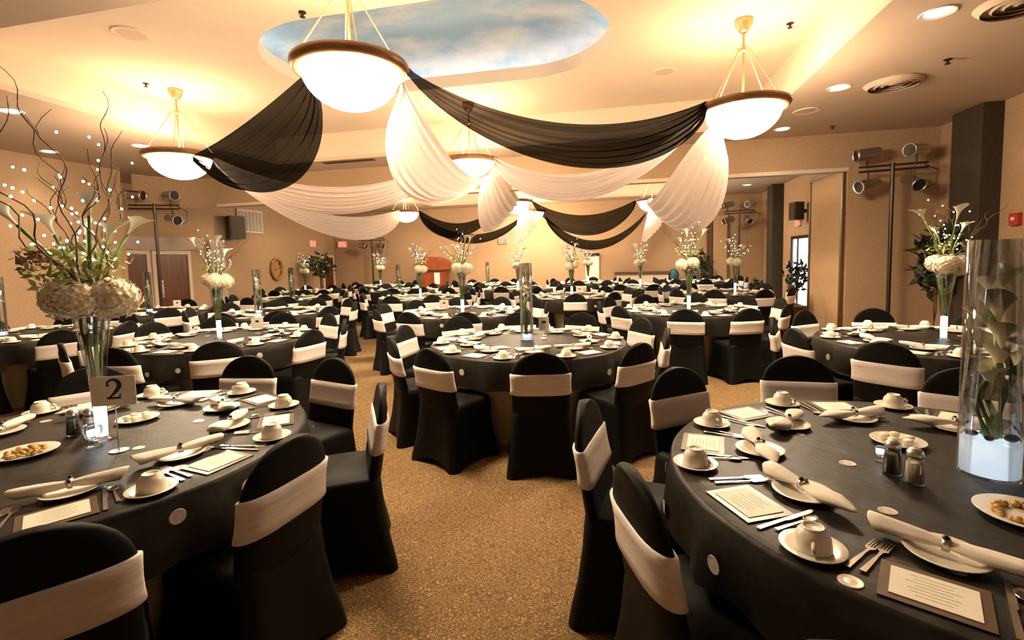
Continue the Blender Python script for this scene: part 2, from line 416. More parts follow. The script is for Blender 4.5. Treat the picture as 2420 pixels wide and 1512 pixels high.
# ducts and grille panels on the left wall of the second room
gp = MB(); gp.bx(X2L, X2L + .05, 11.75, 12.75, 2.5, 3.16)
gr = obj('wall_grille', gp.mesh('grille', M['trim']), label='square grey louvre panel high on left wall beyond loudspeaker', cat='grille')
for i in range(7):
    obj('slat', MB().bx(X2L + .05, X2L + .065, 11.80 + i * .135, 11.90 + i * .135, 2.55, 3.11).mesh('slat', M['greypanel']), gr)

# ------------------------------------------------------------------ pendants
PD = {'P1': (-1.99, 3.48), 'P2': (1.26, 5.46), 'P3': (-5.70, 5.48), 'P4': (-2.17, 7.12),
      'P5': (-6.10, 13.4), 'P6': (0.90, 13.5), 'P8': (-2.55, 12.3), 'P9': (-2.6, 15.0)}
PLAB = {'P1': 'nearest lit bowl pendant with bronze ring, hanging below the sky dome', 'P2': 'lit bowl pendant with bronze ring hanging at the right',
        'P3': 'lit bowl pendant with bronze ring hanging at the far left', 'P4': 'small-looking lit bowl pendant behind the nearest one, white drapes meeting',
        'P5': 'distant bowl pendant at left end of far black drape', 'P6': 'distant bowl pendant at right end of far black drape',
        'P8': 'distant bowl pendant in the middle, between two far black drapes', 'P9': 'farthest bowl pendant near the rear wall'}
RZ = 3.0
bowl = MB().lathe([(max(.002, .365 * math.sin(a)), -.29 * math.cos(a)) for a in [PI / 2 * i / 9 for i in range(10)]], 36, True, False).mesh('bowl', M['bowl'], smooth=True)
light_block = MB().lathe([(max(.002, .352 * math.sin(a)), -.20 * math.cos(a)) for a in [PI / 2 * i / 9 for i in range(10)]], 36, True, False).mesh('bowl_light_block', M['light_block'], smooth=True)  # added inner shell, keeps the bowl's own glow off the ceiling
ring = MB().lathe([(.36, -.01), (.38, -.03), (.415, -.02), (.44, .015), (.435, .045), (.41, .05), (.375, .04), (.36, .02), (.36, -.01)], 40, False, False).mesh('ring', M['bronze'], smooth=True)
canopy = MB().lathe([(.03, CEI - RZ - .13), (.05, CEI - RZ - .11), (.085, CEI - RZ - .05), (.09, CEI - RZ)], 16).mesh('canopy', M['brass'], smooth=True)
rod = MB().tube([(0, 0, .05), (0, 0, CEI - RZ - .1)], .012, 8).mesh('rod', M['brass'])
hub = MB().lathe([(.015, .56), (.035, .575), (.035, .6), (.015, .62)], 12).tube([(-.07, 0, .59), (.07, 0, .59)], .008, 5).tube([(0, -.07, .59), (0, .07, .59)], .008, 5).mesh('hub', M['brass'])
susp = MB().tube([(.06, 0, .585), (.40, 0, .04)], .006, 5).mesh('suspension_rod', M['brass'])
for k in PD:
    x, y = PD[k]
    t = thing('pendant_light', PLAB[k], 'pendant light', (x, y, RZ), R(20), 'bowl pendants')
    obj('bowl', bowl, t); obj('bowl_light_block', light_block, t); obj('ring', ring, t); obj('canopy', canopy, t); obj('rod', rod, t); obj('hub', hub, t)
    for q in range(4): obj('suspension_rod', susp, t, rot=(0, 0, PI / 2 * q + .3))
    ld = bpy.data.lights.new('pendant_lamp', 'POINT'); ld.energy = PEND_W; ld.color = WARM; ld.shadow_soft_size = .14
    lo = bpy.data.objects.new('pendant_lamp', ld); COL.objects.link(lo); lo.location = (x, y, RZ - .03)

# ------------------------------------------------------------------ ceiling fixtures
dl_ring = MB().lathe([(.085, 0), (.12, -.008), (.125, 0), (.125, .004)], 20, False, False).mesh('trim_ring', M['white'])
dl_lens = MB().lathe([(.001, -.002), (.088, -.002), (.088, .004)], 20, True, False).mesh('lens', M['down'])
DLS = [(2.5, 4.64, 'right row nearest the camera'), (2.49, 6.38, 'right row, second from the camera'), (2.45, 8.2, 'right row nearest the header wall'),
       (-6.9, 4.4, 'left row at the edge of the picture'), (-7.1, 6.14, 'left row beside the left pendant'), (-8.7, 6.0, 'outer left row near the left wall'),
       (3.45, 14.4, 'rear room by the right wall'), (-8.6, 14.6, 'rear room by the left wall, farthest'), (-9.6, 10.9, 'rear room by the left wall, nearest'), (-9.6, 12.7, 'rear room by the left wall, middle'), (-3.6, 16.1, 'rear room beside the rear wall')]
for x, y, w in DLS:
    t = thing('recessed_downlight', 'round white recessed downlight, ' + w, 'downlight', (x, y, SOF), 0, 'recessed downlights')
    obj('trim_ring', dl_ring, t); obj('lens', dl_lens, t)
    ld = bpy.data.lights.new('downlight_lamp', 'SPOT'); ld.energy = DOWN_W; ld.color = (1, .78, .5); ld.spot_size = R(110); ld.spot_blend = .8; ld.shadow_soft_size = .07
    lo = bpy.data.objects.new('downlight_lamp', ld); COL.objects.link(lo); lo.location = (x, y, SOF - .02)
for (x, y, w) in ((3.03, 6.37, 'beside the right downlights'), (3.03, 4.6, 'at the top right corner')):
    t = thing('ceiling_diffuser', 'round white ringed air diffuser ' + w, 'air vent', (x, y, SOF), 0, 'round ceiling diffusers')
    for i, r_ in enumerate((.27, .20, .13, .06)):
        obj('louvre_ring', MB().lathe([(r_ - .035, -.045 + i * .004), (r_, -.012), (r_ + .012, 0.0), (r_ - .02, -.03)], 28, False, False).mesh('ring', M['soffit'], smooth=True), t)
for x, y, z, w in ((2.46, 7.27, SOF, 'right soffit beside a downlight'), (.6, 6.68, CEI, 'tray ceiling behind the black drape'), (-4.75, 4.09, CEI, 'tray ceiling above the left pendant')):
    t = thing('ceiling_speaker', 'flat round ceiling speaker on the ' + w, 'speaker', (x, y, z), 0, 'round ceiling speakers')
    obj('rim', MB().lathe([(.11, -.004), (.15, -.012), (.16, 0)], 24, False, False).mesh('rim', M['ceil']), t)
    obj('speaker_mesh', MB().lathe([(.001, -.006), (.112, -.005), (.112, 0)], 24, True, False).mesh('mesh', M['soffit']), t)
spr = MB().lathe([(.035, 0), (.035, -.008), (.012, -.012), (.012, -.04), (.025, -.042), (.025, -.047)], 10).mesh('sprinkler', M['dark_metal'])
for x, y, z, w in ((3.21, 5.77, SOF, 'right soffit between downlight and diffuser'), (3.15, 8.26, SOF, 'right soffit close to the header wall'), (1.75, 5.67, CEI, 'tray ceiling beside the right pendant'), (-5.85, 5.2, CEI, 'tray ceiling beside the left pendant'), (-2.86, 4.18, CEI, 'edge of the sky recess')):
    obj('sprinkler_head', spr, None, (x, y, z), label='small dark sprinkler head on ' + w, cat='sprinkler', group='sprinkler heads')
obj('slot_vent', MB().bx(-5.3, -4.3, 8.12, 8.2, SOF - .006, SOF).bx(-5.32, -4.28, 8.10, 8.12, SOF - .012, SOF).bx(-5.32, -4.28, 8.2, 8.22, SOF - .012, SOF).mesh('slot', M['dark_metal']), label='dark slot air vent in the soffit above the header wall', cat='air vent')

# ------------------------------------------------------------------ drapes
def drape(name, A, B, st_, sb_, off, pb, matk, label, gather=.07, pleats=7, amp=.024, pt=1.0, ot=None):
    A, B = Vector(A), Vector(B); e = (B - A); e.z = 0; n = Vector((-e.y, e.x, 0)).normalized()
    NT, NS = 40, 48; vs = []; fs = []
    r2 = random.Random(hash(label) % 1000 if False else len(label) * 7 + int(abs(A.x * 100)))
    ph = [r2.uniform(0, 6) for _ in range(4)]
    o0, o1 = (-off / 2, off / 2) if ot is None else (ot, off)
    for i in range(NT + 1):
        t = i / NT; q = max(0.0, 4 * t * (1 - t)); g = q ** .5
        for j in range(NS + 1):
            s = j / NS
            sag = st_ * q ** pt * (1 - s) + sb_ * q ** pb * s
            p = A.lerp(B, t)
            p.z -= sag + gather * (s - .5)
            belly = (o0 * (1 - s) + o1 * s) * g
            w = amp * (.4 + .6 * g) * (math.sin(2 * PI * pleats * s + ph[0] + 1.2 * math.sin(2 * t + ph[1])) + .5 * math.sin(2 * PI * pleats * 2.3 * s + ph[2] + t * 2))
            p += n * (belly + w) + Vector((0, 0, w * .5 - .10 * math.sin(PI * s) * g * abs(off)))
            vs.append(p)
    for i in range(NT):
        for j in range(NS):
            a = i * (NS + 1) + j
            fs.append((a, a + 1, a + NS + 2, a + NS + 1))
    me = MB().add(vs, fs).mesh(name, M[matk], smooth=True)
    return obj(name, me, label=label, cat='drape', group='swagged ceiling drapes')
def rp(k, ang, z=RZ, r=.42):
    return (PD[k][0] + r * math.cos(R(ang)), PD[k][1] + r * math.sin(R(ang)), z)
drape('black_drape', rp('P3', -25, RZ - .07), rp('P1', 170, RZ + .03), .06, .58, .40, .6, 'black_sheer', 'sheer black swag from the left pendant up to the nearest pendant', ot=-.02, pleats=6)
drape('black_drape', rp('P1', 30, RZ + .05), rp('P2', 205, RZ + .03), .27, .70, -.45, .75, 'black_sheer', 'long sheer black swag from the nearest pendant to the right pendant', amp=.034, pleats=6)
drape('white_drape', rp('P1', 50, RZ - .03), rp('P4', -10), .50, .70, .55, .45, 'white_sheer', 'white chiffon swag hanging down behind the nearest pendant', ot=-.05)
drape('white_drape', rp('P2', 165, RZ - .02), rp('P4', -20), .42, .72, .25, .8, 'white_sheer', 'white chiffon swag below the long black swag on the right')
drape('white_drape', rp('P3', 20, RZ - .03), rp('P4', 190), .40, .68, .3, .8, 'white_sheer', 'white chiffon swag from the left pendant to the middle pendant')
drape('white_drape', rp('P3', 60, RZ - .03), rp('P5', -90), .42, .90, -.5, .75, 'white_sheer', 'bright white chiffon swag from left pendant running to the rear room')
drape('white_drape', rp('P2', 110, RZ - .02), rp('P6', -90), .45, 1.02, -.75, .5, 'white_sheer', 'broad white chiffon swag hanging behind the right pendant')
drape('white_drape', rp('P4', 70), rp('P8', -100), .25, .85, .7, .55, 'white_sheer', 'white chiffon swag trailing back from the middle pendant')
drape('black_drape', rp('P8', 10), rp('P6', 185), .38, .86, -.3, .75, 'black_sheer', 'distant sheer black swag right of the middle')
drape('black_drape', rp('P5', 0), rp('P8', 175), .45, .80, -.3, .75, 'black_sheer', 'distant sheer black swag left of the middle')
drape('black_drape', rp('P9', 0, RZ - .2), rp('P6', 110, RZ - .3), .75, .95, -.2, .8, 'black_sheer', 'lower thin black swag near the rear wall, right')
drape('black_drape', rp('P5', 40, RZ - .1), rp('P9', 175, RZ - .2), .55, .75, .2, .8, 'black_sheer', 'lower thin black swag near the rear wall, left')
drape('white_drape', rp('P8', 80), rp('P9', -90), .5, 1.0, .6, .6, 'white_sheer', 'small white swag in the middle near the rear wall')
drape('white_drape', rp('P6', 90), (1.2, 16.2, 3.1), .5, 1.05, .6, .5, 'white_sheer', 'small white swag behind the distant right pendant')

# ------------------------------------------------------------------ chairs
def rrect(hx, yf, yb, z, rad, n=6, hem=0.0):
    pts = []
    for (sx, sy, a0) in ((1, 1, 0), (-1, 1, 90), (-1, -1, 180), (1, -1, 270)):
        yy = yf if sy > 0 else yb
        cx, cy = sx * (hx - rad), yy - sy * rad
        for i in range(n):
            a = R(a0 + 90 * i / (n - 1))
            pts.append((cx + rad * math.cos(a), cy + rad * math.sin(a), z))
    return pts
def chair_meshes():
    b = MB(); rs = []
    L_ = [(0.0, .255, .235, -.285, .05), (.06, .248, .23, -.275, .05), (.18, .228, .213, -.25, .055), (.32, .214, .203, -.232, .06), (.42, .212, .208, -.225, .065), (.455, .210, .206, -.222, .07), (.472, .196, .19, -.21, .08)]
    for z, hx, yf, yb, rad in L_:
        r_ = rrect(hx, yf, yb, z, rad)
        # subdivide straight sides so that the hem can arch between the feet
        q = []
        for i in range(len(r_)):
            p0, p1 = Vector(r_[i]), Vector(r_[(i + 1) % len(r_)])
            q.append(p0)
            if (p1 - p0).length > .1:
                for k in (1, 2, 3, 4):
                    f = k / 5; m_ = p0.lerp(p1, f); bow = 4 * f * (1 - f)
                    ins = .035 * bow * max(0, 1 - z / .42)
                    c_ = Vector((0, -.02, m_.z)); dirn = (c_ - m_).normalized()
                    m_ += dirn * ins; m_.z += .05 * bow * max(0, 1 - z / .12) if z < .12 else 0
                    q.append(m_)
        rs.append(q)
    b.rings(rs, True, False, True)
    skirt = b.mesh('seat_cover', M['spandex'], smooth=True)
    def yc(z): return -.195 - (z - .45) * .17
    def backring(z, ex=0.0, n=28):
        hw = .205 if z <= .70 else .205 * math.sqrt(max(0.0004, 1 - ((z - .70) / .192) ** 2.3))
        th = .036 - .016 * max(0, (z - .55) / .34)
        hw += ex; th += ex
        out = []
        for j in range(n):
            a = 2 * PI * j / n
            ca, sa = math.cos(a), math.sin(a)
            out.append((hw * math.copysign(abs(ca) ** .55, ca), yc(z) + th * math.copysign(abs(sa) ** .8, sa) - .018 * (1 - (ca * ca)) * (1 if z < .8 else .5) + .018, z))
        return out
    zs = [.40, .46, .52, .58, .64, .70, .745, .785, .82, .85, .872, .885, .891]
    back = MB().rings([backring(z) for z in zs], True, True, True).mesh('back_cover', M['spandex'], smooth=True)
    sash = MB().rings([backring(z, e) for z, e in ((.583, .002), (.588, .012), (.62, .0085), (.66, .007), (.70, .0085), (.733, .012), (.738, .002))], True, False, False).mesh('sash', M['sash'], smooth=True)
    return skirt, back, sash
CH = chair_meshes()
def chair(x, y, rz, label, group):
    t = thing('banquet_chair', label, 'chair', (x, y, 0), rz, group)
    obj('seat_cover', CH[0], t); obj('back_cover', CH[1], t); obj('sash', CH[2], t, label='white satin sash')
    return t

# ------------------------------------------------------------------ tableware meshes
def lathe_mesh(name, prof, mt, n=24, c0=True, c1=True): return MB().lathe(prof, n, c0, c1).mesh(name, mt, smooth=True)
G = {}
G['saucer'] = lathe_mesh('saucer', [(.03, 0), (.045, .002), (.076, .012), (.079, .015), (.077, .016), (.05, .008), (.03, .005), (.001, .005)], M['china'], 28)
G['plate'] = lathe_mesh('plate', [(.05, 0), (.06, .002), (.086, .013), (.089, .016), (.087, .017), (.062, .007), (.03, .005), (.001, .005)], M['china'], 28)
G['plate_big'] = lathe_mesh('plate', [(.06, 0), (.07, .002), (.108, .014), (.111, .017), (.108, .018), (.075, .008), (.03, .006), (.001, .006)], M['china'], 32)
G['cup'] = lathe_mesh('cup', [(.0425, 0), (.045, .001), (.045, .005), (.0435, .02), (.0415, .034), (.037, .045), (.030, .053), (.0265, .056), (.0265, .061), (.0235, .061), (.0215, .057), (.001, .056)], M['china'], 24, False)
b = MB(); b.tube([(.039, 0, .034), (.055, 0, .036), (.064, 0, .026), (.06, 0, .014), (.041, 0, .010)], [.005, .0055, .0055, .0055, .005], 6); G['handle'] = b.mesh('handle', M['china'], smooth=True)
# rolled napkin: cinched in the middle, open flared ends
def napkin_mesh(prof, fl, tw, sk):
    rs = []; n = 18
    for x, r_ in prof:
        ring_ = []
        for k in range(n):
            a = 2 * PI * k / n
            q = r_ * (1 + .10 * math.cos(3 * a + tw * x) + .05 * math.cos(5 * a - 2 * tw * x))
            ring_.append((x + sk * math.sin(a) * (r_ / .025) * (1 if x > 0 else -1) * min(1, abs(x) / .12), q * math.cos(a), .020 + fl * q * math.sin(a)))
        rs.append(ring_)
    return MB().rings(rs, True, True, True).mesh('napkin', M['linen'], smooth=True)
G['napkin'] = napkin_mesh([(-.150, .006), (-.156, .018), (-.15, .0235), (-.12, .025), (-.08, .024), (-.04, .021), (-.014, .0165), (0, .0155), (.014, .0165), (.04, .0215), (.08, .0255), (.12, .0275), (.148, .029), (.152, .026), (.143, .018), (.136, .006)], .72, 9, .012)
G['napkin2'] = napkin_mesh([(-.185, .003), (-.165, .012), (-.135, .026), (-.10, .038), (-.06, .033), (-.02, .019), (0, .0155), (.02, .019), (.055, .030), (.09, .038), (.125, .040), (.138, .030), (.14, .008)], .5, 14, .01)
b = MB(); b.lathe([(.016, -.007), (.0185, -.007), (.0185, .007), (.016, .007), (.016, -.007)], 16, False, False, M=Matrix.Rotation(PI / 2, 3, 'Y'), c=(0, 0, .020)); G['nring'] = b.mesh('napkin_ring', M['chrome'], smooth=True)
G['bead'] = MB().sphere((0, .006, .038), .008).sphere((0, -.014, .030), .006).mesh('bead', M['stone'], smooth=True)
G['menu_back'] = MB().bx(-.098, .098, -.08, .08, 0, .0025).mesh('backing', M['mat_dark'])
G['menu_card'] = MB().bx(-.078, .078, -.06, .06, .0025, .0045).mesh('card', M['paper'])
b = MB()
for i in range(7):
    w = rnd.uniform(.03, .06); b.bx(-w, w, .04 - i * .0135, .0425 - i * .0135, .0046, .0048)
G['menu_print'] = b.mesh('print', mat('grey_print', (.5, .45, .38), .7))
b = MB(); b.prism([(-.007, -.095), (.007, -.095), (.0045, -.02), (.003, .0), (.004, .025), (.012, .035), (.012, .042), (-.012, .042), (-.012, .035), (-.004, .025), (-.003, 0), (-.0045, -.02)], .002, .0045)
for i in range(4): b.bx(-.0115 + i * .0064, -.0078 + i * .0064, .042, .092, .003, .005)
G['fork'] = b.mesh('fork', M['steel'])
b = MB(); b.prism([(-.0065, -.115), (.0065, -.115), (.006, -.02), (.0055, -.01), (.010, .0), (.0105, .09), (.004, .112), (-.0045, .112), (-.0055, -.01), (-.006, -.02)], .001, .0038)
G['knife'] = b.mesh('knife', M['steel'])
b = MB(); b.prism([(-.0065, -.085), (.0065, -.085), (.004, -.02), (.003, .03), (-.003, .03), (-.004, -.02)], .002, .0045)
b.lathe([(.001, .001), (.012, .002), (.017, .006), (.016, .0075), (.011, .004), (.001, .003)], 14, M=Matrix.Diagonal((1, 1.45, 1)), c=(0, .05, 0)); G['spoon'] = b.mesh('spoon', M['steel'], smooth=False)
G['dot'] = MB().lathe([(.001, .0018), (.012, .0012), (.021, .002), (.0225, .001), (.0225, 0)], 16, True, True).mesh('silver_dot', M['dot'])

# table linen
def cloth_mesh(r, z, drop, folds, amp, seed, name, mt):
    rr = random.Random(seed); n = 96; rs = []
    ph = [rr.uniform(0, 6.28) for _ in range(3)]
    def ring_(rad, zz, am):
        return [((rad + am * (math.sin(folds * a + ph[0]) + .5 * math.sin((folds * 1.7 // 1) * a + ph[1]))) * math.cos(a), (rad + am * (math.sin(folds * a + ph[0]) + .5 * math.sin((folds * 1.7 // 1) * a + ph[1]))) * math.sin(a), zz + .3 * am * math.sin(7 * a + ph[2])) for a in [2 * PI * j / n for j in range(n)]]
    for k in (.02, .35, .65, .85): rs.append(ring_(r * k, z, 0))
    for rad, zz, am in ((r - .012, z, 0), (r - .003, z - .004, 0), (r + .004, z - .015, .001), (r + .012, z - drop * .35, amp * .4), (r + .016, z - drop * .7, amp * .8), (r + .02, z - drop, amp)):
        rs.append(ring_(rad, zz, am))
    return MB().rings(rs, True, True, False).mesh(name, mt, smooth=True)
TR = .914
OVER = [cloth_mesh(TR, .752, .235, 17, .021, s, 'overlay', M['taffeta']) for s in (1, 2, 3)]
b = MB(); n = 96
def fr(a, am, r0): return r0 + am * math.sin(21 * a) + .4 * am * math.sin(34 * a + 1)
rs = []
for r0, z, am in ((.88, .735, 0), (.885, .70, .002), (.76, .45, .010), (.69, .2, .014), (.69, .004, .018)):
    rs.append([(fr(2 * PI * j / n, am, r0) * math.cos(2 * PI * j / n), fr(2 * PI * j / n, am, r0) * math.sin(2 * PI * j / n), z) for j in range(n)])
b.rings(rs); FLOORC = b.mesh('floor_cloth', M['floorcloth'], smooth=True)
TTOP = MB().lathe([(.001, .735), (.905, .735), (.905, .7505), (.001, .7505)], 64).mesh('tabletop', M['bark'])

# ------------------------------------------------------------------ floral pieces
def calla_mesh(seed=0):
    rr = random.Random(seed)
    rs = []; n = 18
    for k in range(11):
        v = k / 10; z = .13 * v
        rad = .006 + .012 * v + .034 * max(0, v - .3) ** 2.2 * 2.2
        ring_ = []
        for j in range(n):
            a = 2 * PI * j / n
            lip = max(0.0, math.cos(a)) ** 2
            back = max(0.0, -math.cos(a)) ** 3
            zz = z + lip * v ** 2 * .055 - back * v ** 2 * .03
            r_ = rad * (1 + .35 * lip * v * v)
            ring_.append((r_ * math.cos(a) + lip * v ** 3 * .025, r_ * math.sin(a), zz))
        rs.append(ring_)
    b = MB(); b.rings(rs, True, True, False)
    b.cur = 1; b.tube([(0, 0, .03), (0, 0, .095)], [.005, .004], 6)
    return b.mesh('spathe', M['calla'], M['spadix'], smooth=True)
CALLA = calla_mesh()
def hydrangea_mesh(r, nf, seed):
    rr = random.Random(seed); b = MB()
    b.sphere((0, 0, 0), r * .90, 14, 9, (1, 1, .85))
    for i in range(nf):
        z = 1 - 2 * (i + .5) / nf; a = i * 2.39996
        q = math.sqrt(1 - z * z)
        nrm = Vector((q * math.cos(a), q * math.sin(a), z))
        p = nrm * r * rr.uniform(.88, 1.05); p.z *= .85
        u = nrm.cross(Vector((.3, .5, .81))).normalized(); w = nrm.cross(u)
        th = rr.uniform(0, 1.5); s = r * rr.uniform(.14, .2)
        for k in range(4):
            a2 = th + k * PI / 2
            d1 = u * math.cos(a2) + w * math.sin(a2); d2 = u * math.cos(a2 + .75) + w * math.sin(a2 + .75); d3 = u * math.cos(a2 - .75) + w * math.sin(a2 - .75)
            up_ = nrm * s * rr.uniform(.0, .45)
            b.add([p, p + d3 * s * .75 + up_ * .4, p + d1 * s * 1.15 + up_, p + d2 * s * .75 + up_ * .4], [(0, 1, 2, 3)])
    return b.mesh('hydrangea', M['hyd'])
HYD = [hydrangea_mesh(.115, 150, 3), hydrangea_mesh(.10, 120, 5)]
def leaf_cluster(n, spread, c, size, seed, mt, name):
    rr = random.Random(seed); b = MB()
    for i in range(n):
        d_ = Vector((rr.gauss(0, 1), rr.gauss(0, 1), rr.gauss(0, 1))).normalized() * rr.random() ** .4
        p = Vector(c) + Vector((d_.x * spread[0], d_.y * spread[1], d_.z * spread[2]))
        u = Vector((rr.gauss(0, 1), rr.gauss(0, 1), rr.gauss(.4, 1))).normalized(); w = u.cross(Vector((rr.gauss(0, 1), rr.gauss(0, 1), rr.gauss(0, 1)))).normalized()
        s = size * rr.uniform(.6, 1.3)
        b.add([p, p + u * s * .45 + w * s * .22, p + u * s, p + u * s * .45 - w * s * .22], [(0, 1, 2, 3)])
    return b.mesh(name, mt)
def curly(rr, p0, dirn, length, n=16, wob=.035):
    p = Vector(p0); d = Vector(dirn).normalized(); pts = [p.copy()]
    a1, a2 = rr.uniform(0, 6), rr.uniform(0, 6)
    for i in range(n):
        st_ = length / n
        d2 = d + Vector((math.sin(i * .95 + a1), math.cos(i * .8 + a2), .15 * math.sin(i + a1))) * (.32 + .025 * i)
        p = p + d2.normalized() * st_
        pts.append(p.copy())
    return pts
def bouquet(label, loc, rz, seed, nbranch=7, full=False, scale=1.0, spread=.55):
    """tall trumpet vase with hydrangeas, callas, willow and fairy lights"""
    rr = random.Random(seed)
    t = thing('floral_arrangement', label, 'flowers', loc, rz, 'tall flower centrepieces', scale)
    obj('vase', MB().lathe([(.055, 0), (.058, .006), (.04, .012), (.031, .02), (.030, .10), (.031, .24), (.036, .30), (.048, .42), (.066, .56), (.076, .62), (.073, .62), (.046, .42), (.033, .29)], 24, True, False).mesh('vase', M['glass'], smooth=True), t)
    obj('light_base', MB().lathe([(.001, .021), (.024, .021), (.026, .10), (.026, .22), (.001, .225)], 14).mesh('light_base', M['led'], smooth=True), t)
    b = MB()
    for i in range(7):
        a = i * 2 * PI / 7
        b.tube([(.014 * math.cos(a + 1), .014 * math.sin(a + 1), .25), (.022 * math.cos(a), .022 * math.sin(a), .38), (.045 * math.cos(a), .045 * math.sin(a), .6)], .008, 6)
    obj('vase_stems', b.mesh('vase_stems', M['stem'], smooth=True), t)
    nh = 4 if full else 3
    for i in range(nh):
        a = i * 2 * PI / nh + rr.uniform(-.2, .2)
        q = .095 if full else .085
        o = obj('hydrangea', HYD[i % 2], t, (q * math.cos(a), q * math.sin(a), .70 + rr.uniform(-.02, .02)), (rr.uniform(-.2, .2), rr.uniform(-.2, .2), rr.uniform(0, 6)), rr.uniform(.95, 1.05) if full else rr.uniform(.9, 1.05))
    obj('foliage', leaf_cluster(320 if full else 70, (.22, .2, .13) if full else (.17, .17, .13), (-.03 if full else 0, 0, .86), .05, seed, M['leaf'], 'foliage'), t, kind='stuff')
    if full: obj('mauve_blossom', leaf_cluster(90, (.07, .06, .06), (-.16, -.1, .9), .035, seed + 2, M['mauve'], 'mauve_blossom'), t, kind='stuff')
    nc = 6 if full else 4
    for i in range(nc):
        a = i * 2 * PI / nc + rr.uniform(-.3, .3)
        lean = rr.uniform(.2, .55); h = rr.uniform(.25, .42)
        base = Vector((.03 * math.cos(a), .03 * math.sin(a), .72))
        top = base + Vector((math.sin(lean) * math.cos(a), math.sin(lean) * math.sin(a), math.cos(lean))) * h
        mid = base.lerp(top, .5) + Vector((0, 0, .03))
        tv = (top - mid).normalized()
        q = (Vector((0, 0, 1)).rotation_difference(tv).to_matrix() @ Matrix.Rotation(a, 3, 'Z')).to_euler()
        sp = obj('calla_lily', CALLA, t, top, q, rr.uniform(.7, .9))
        inv = Matrix.LocRotScale(sp.location, q, sp.scale).inverted()
        obj('stem', MB().tube([inv @ base, inv @ mid, inv @ top], [.009, .010, .009], 6).mesh('stem', M['stem'], smooth=True), sp)
    lights = MB()
    for i in range(nbranch):
        a = i * 2 * PI / nbranch + rr.uniform(-.25, .25)
        ln = rr.uniform(.45, .80) * (1.25 if full else .85); lean = rr.uniform(.1, spread)
        dirn = (math.sin(lean) * math.cos(a), math.sin(lean) * math.sin(a), math.cos(lean))
        pts = curly(rr, (.03 * math.cos(a), .03 * math.sin(a), .72), dirn, ln, 18)
        b = MB(); k_ = len(pts)
        b.tube(pts, [.0052 * (1 - .75 * j / k_) for j in range(k_)], 5)
        for _ in range(2):
            j = rr.randint(8, k_ - 3)
            sub = curly(rr, pts[j], Vector(dirn) + Vector((rr.uniform(-.6, .6), rr.uniform(-.6, .6), .1)), ln * .35, 9)
            b.tube(sub, [.003 * (1 - .6 * q / len(sub)) for q in range(len(sub))], 4)
        obj('willow_branch', b.mesh('willow_branch', M['twig'], smooth=True), t)
        for j in range(3 if full else 2):
            # short lit twigs
            a2 = a + rr.uniform(-.5, .5); l2 = rr.uniform(.1, lean + .35); ln2 = rr.uniform(.28, .75) * (1.0 if full else .85)
            e_ = Vector((math.sin(l2) * math.cos(a2), math.sin(l2) * math.sin(a2), math.cos(l2)))
            for q in range(3): lights.sphere(Vector((0, 0, .75)) + e_ * ln2 * (.45 + .275 * q) + Vector((rr.uniform(-.03, .03), rr.uniform(-.03, .03), 0)), .0062 if full else .0065, 6, 4)
    obj('fairy_lights', lights.mesh('fairy_lights', M['fairy']), t, kind='stuff', label='warm white fairy lights')
    return t
def cylinder_vase(label, loc, rz, seed, r=.085, h=.80, base=.13, full=True):
    """tall clear cylinder with callas standing in water over lit beads"""
    rr = random.Random(seed)
    t = thing('cylinder_vase', label, 'vase', loc, rz, 'tall glass cylinders')
    obj('glass_cylinder', MB().lathe([(r, 0), (r, h), (r - .004, h), (r - .004, .006)], 40, True, False).mesh('glass_cylinder', M['glass'], smooth=True), t)
    obj('water', MB().lathe([(r - .006, base), (r - .006, h * .9), (.001, h * .9)], 32, False, False).mesh('water', M['water'], smooth=True), t)
    gb = MB().lathe([(r - .007, .008), (r - .007, base * .9), (r * .6, base), (.001, base * .97)], 28)
    for i in range(60 if full else 0):
        a = rr.uniform(0, 6.28); q = rr.uniform(0, .9) * (r - .012); gb.sphere((q * math.cos(a), q * math.sin(a), base * .96), .008, 6, 4)
    obj('glowing_beads', gb.mesh('glowing_beads', M['gel'], smooth=True), t, kind='stuff')
    for i in range(5 if full else 2):
        a = rr.uniform(0, 6.28); q = r * .6
        obj('pebble', MB().sphere((0, 0, 0), .016, 8, 5, (1.2, .9, .6)).mesh('pebble', M['stone'], smooth=True), t, (q * math.cos(a), q * math.sin(a), base + .008), (0, 0, a))
    for i in range(5 if full else 3):
        a = i * 1.257 + rr.uniform(-.3, .3)
        p0 = Vector((.02 * math.cos(a + 2), .02 * math.sin(a + 2), base)); top = Vector((r * (.24 if full else .3) * math.cos(a + PI), r * (.24 if full else .3) * math.sin(a + PI), (.26 + .075 * i) if full else h * (.50 + .08 * i)))
        mid = Vector((r * .55 * math.cos(a + .5), r * .55 * math.sin(a + .5), (p0.z + top.z) * .5))
        s_ = .92 if full else .62
        tv = (Vector((math.cos(a) * .12, math.sin(a) * .12, 1))).normalized(); q = (Vector((0, 0, 1)).rotation_difference(tv).to_matrix() @ Matrix.Rotation(a, 3, 'Z')).to_euler()
        sp = obj('calla_lily', CALLA, t, top, q, s_)
        inv = Matrix.LocRotScale(sp.location, q, sp.scale).inverted()
        obj('stem', MB().tube([inv @ p0, inv @ mid, inv @ top], [.012 / s_, .011 / s_, .009 / s_], 8).mesh('stem', M['stem'], smooth=True), sp)
    return t

# ------------------------------------------------------------------ the tables
SEATN = ['nearest', 'front right', 'near right', 'far right', 'rear right', 'rearmost', 'rear left', 'far left', 'near left', 'front left']
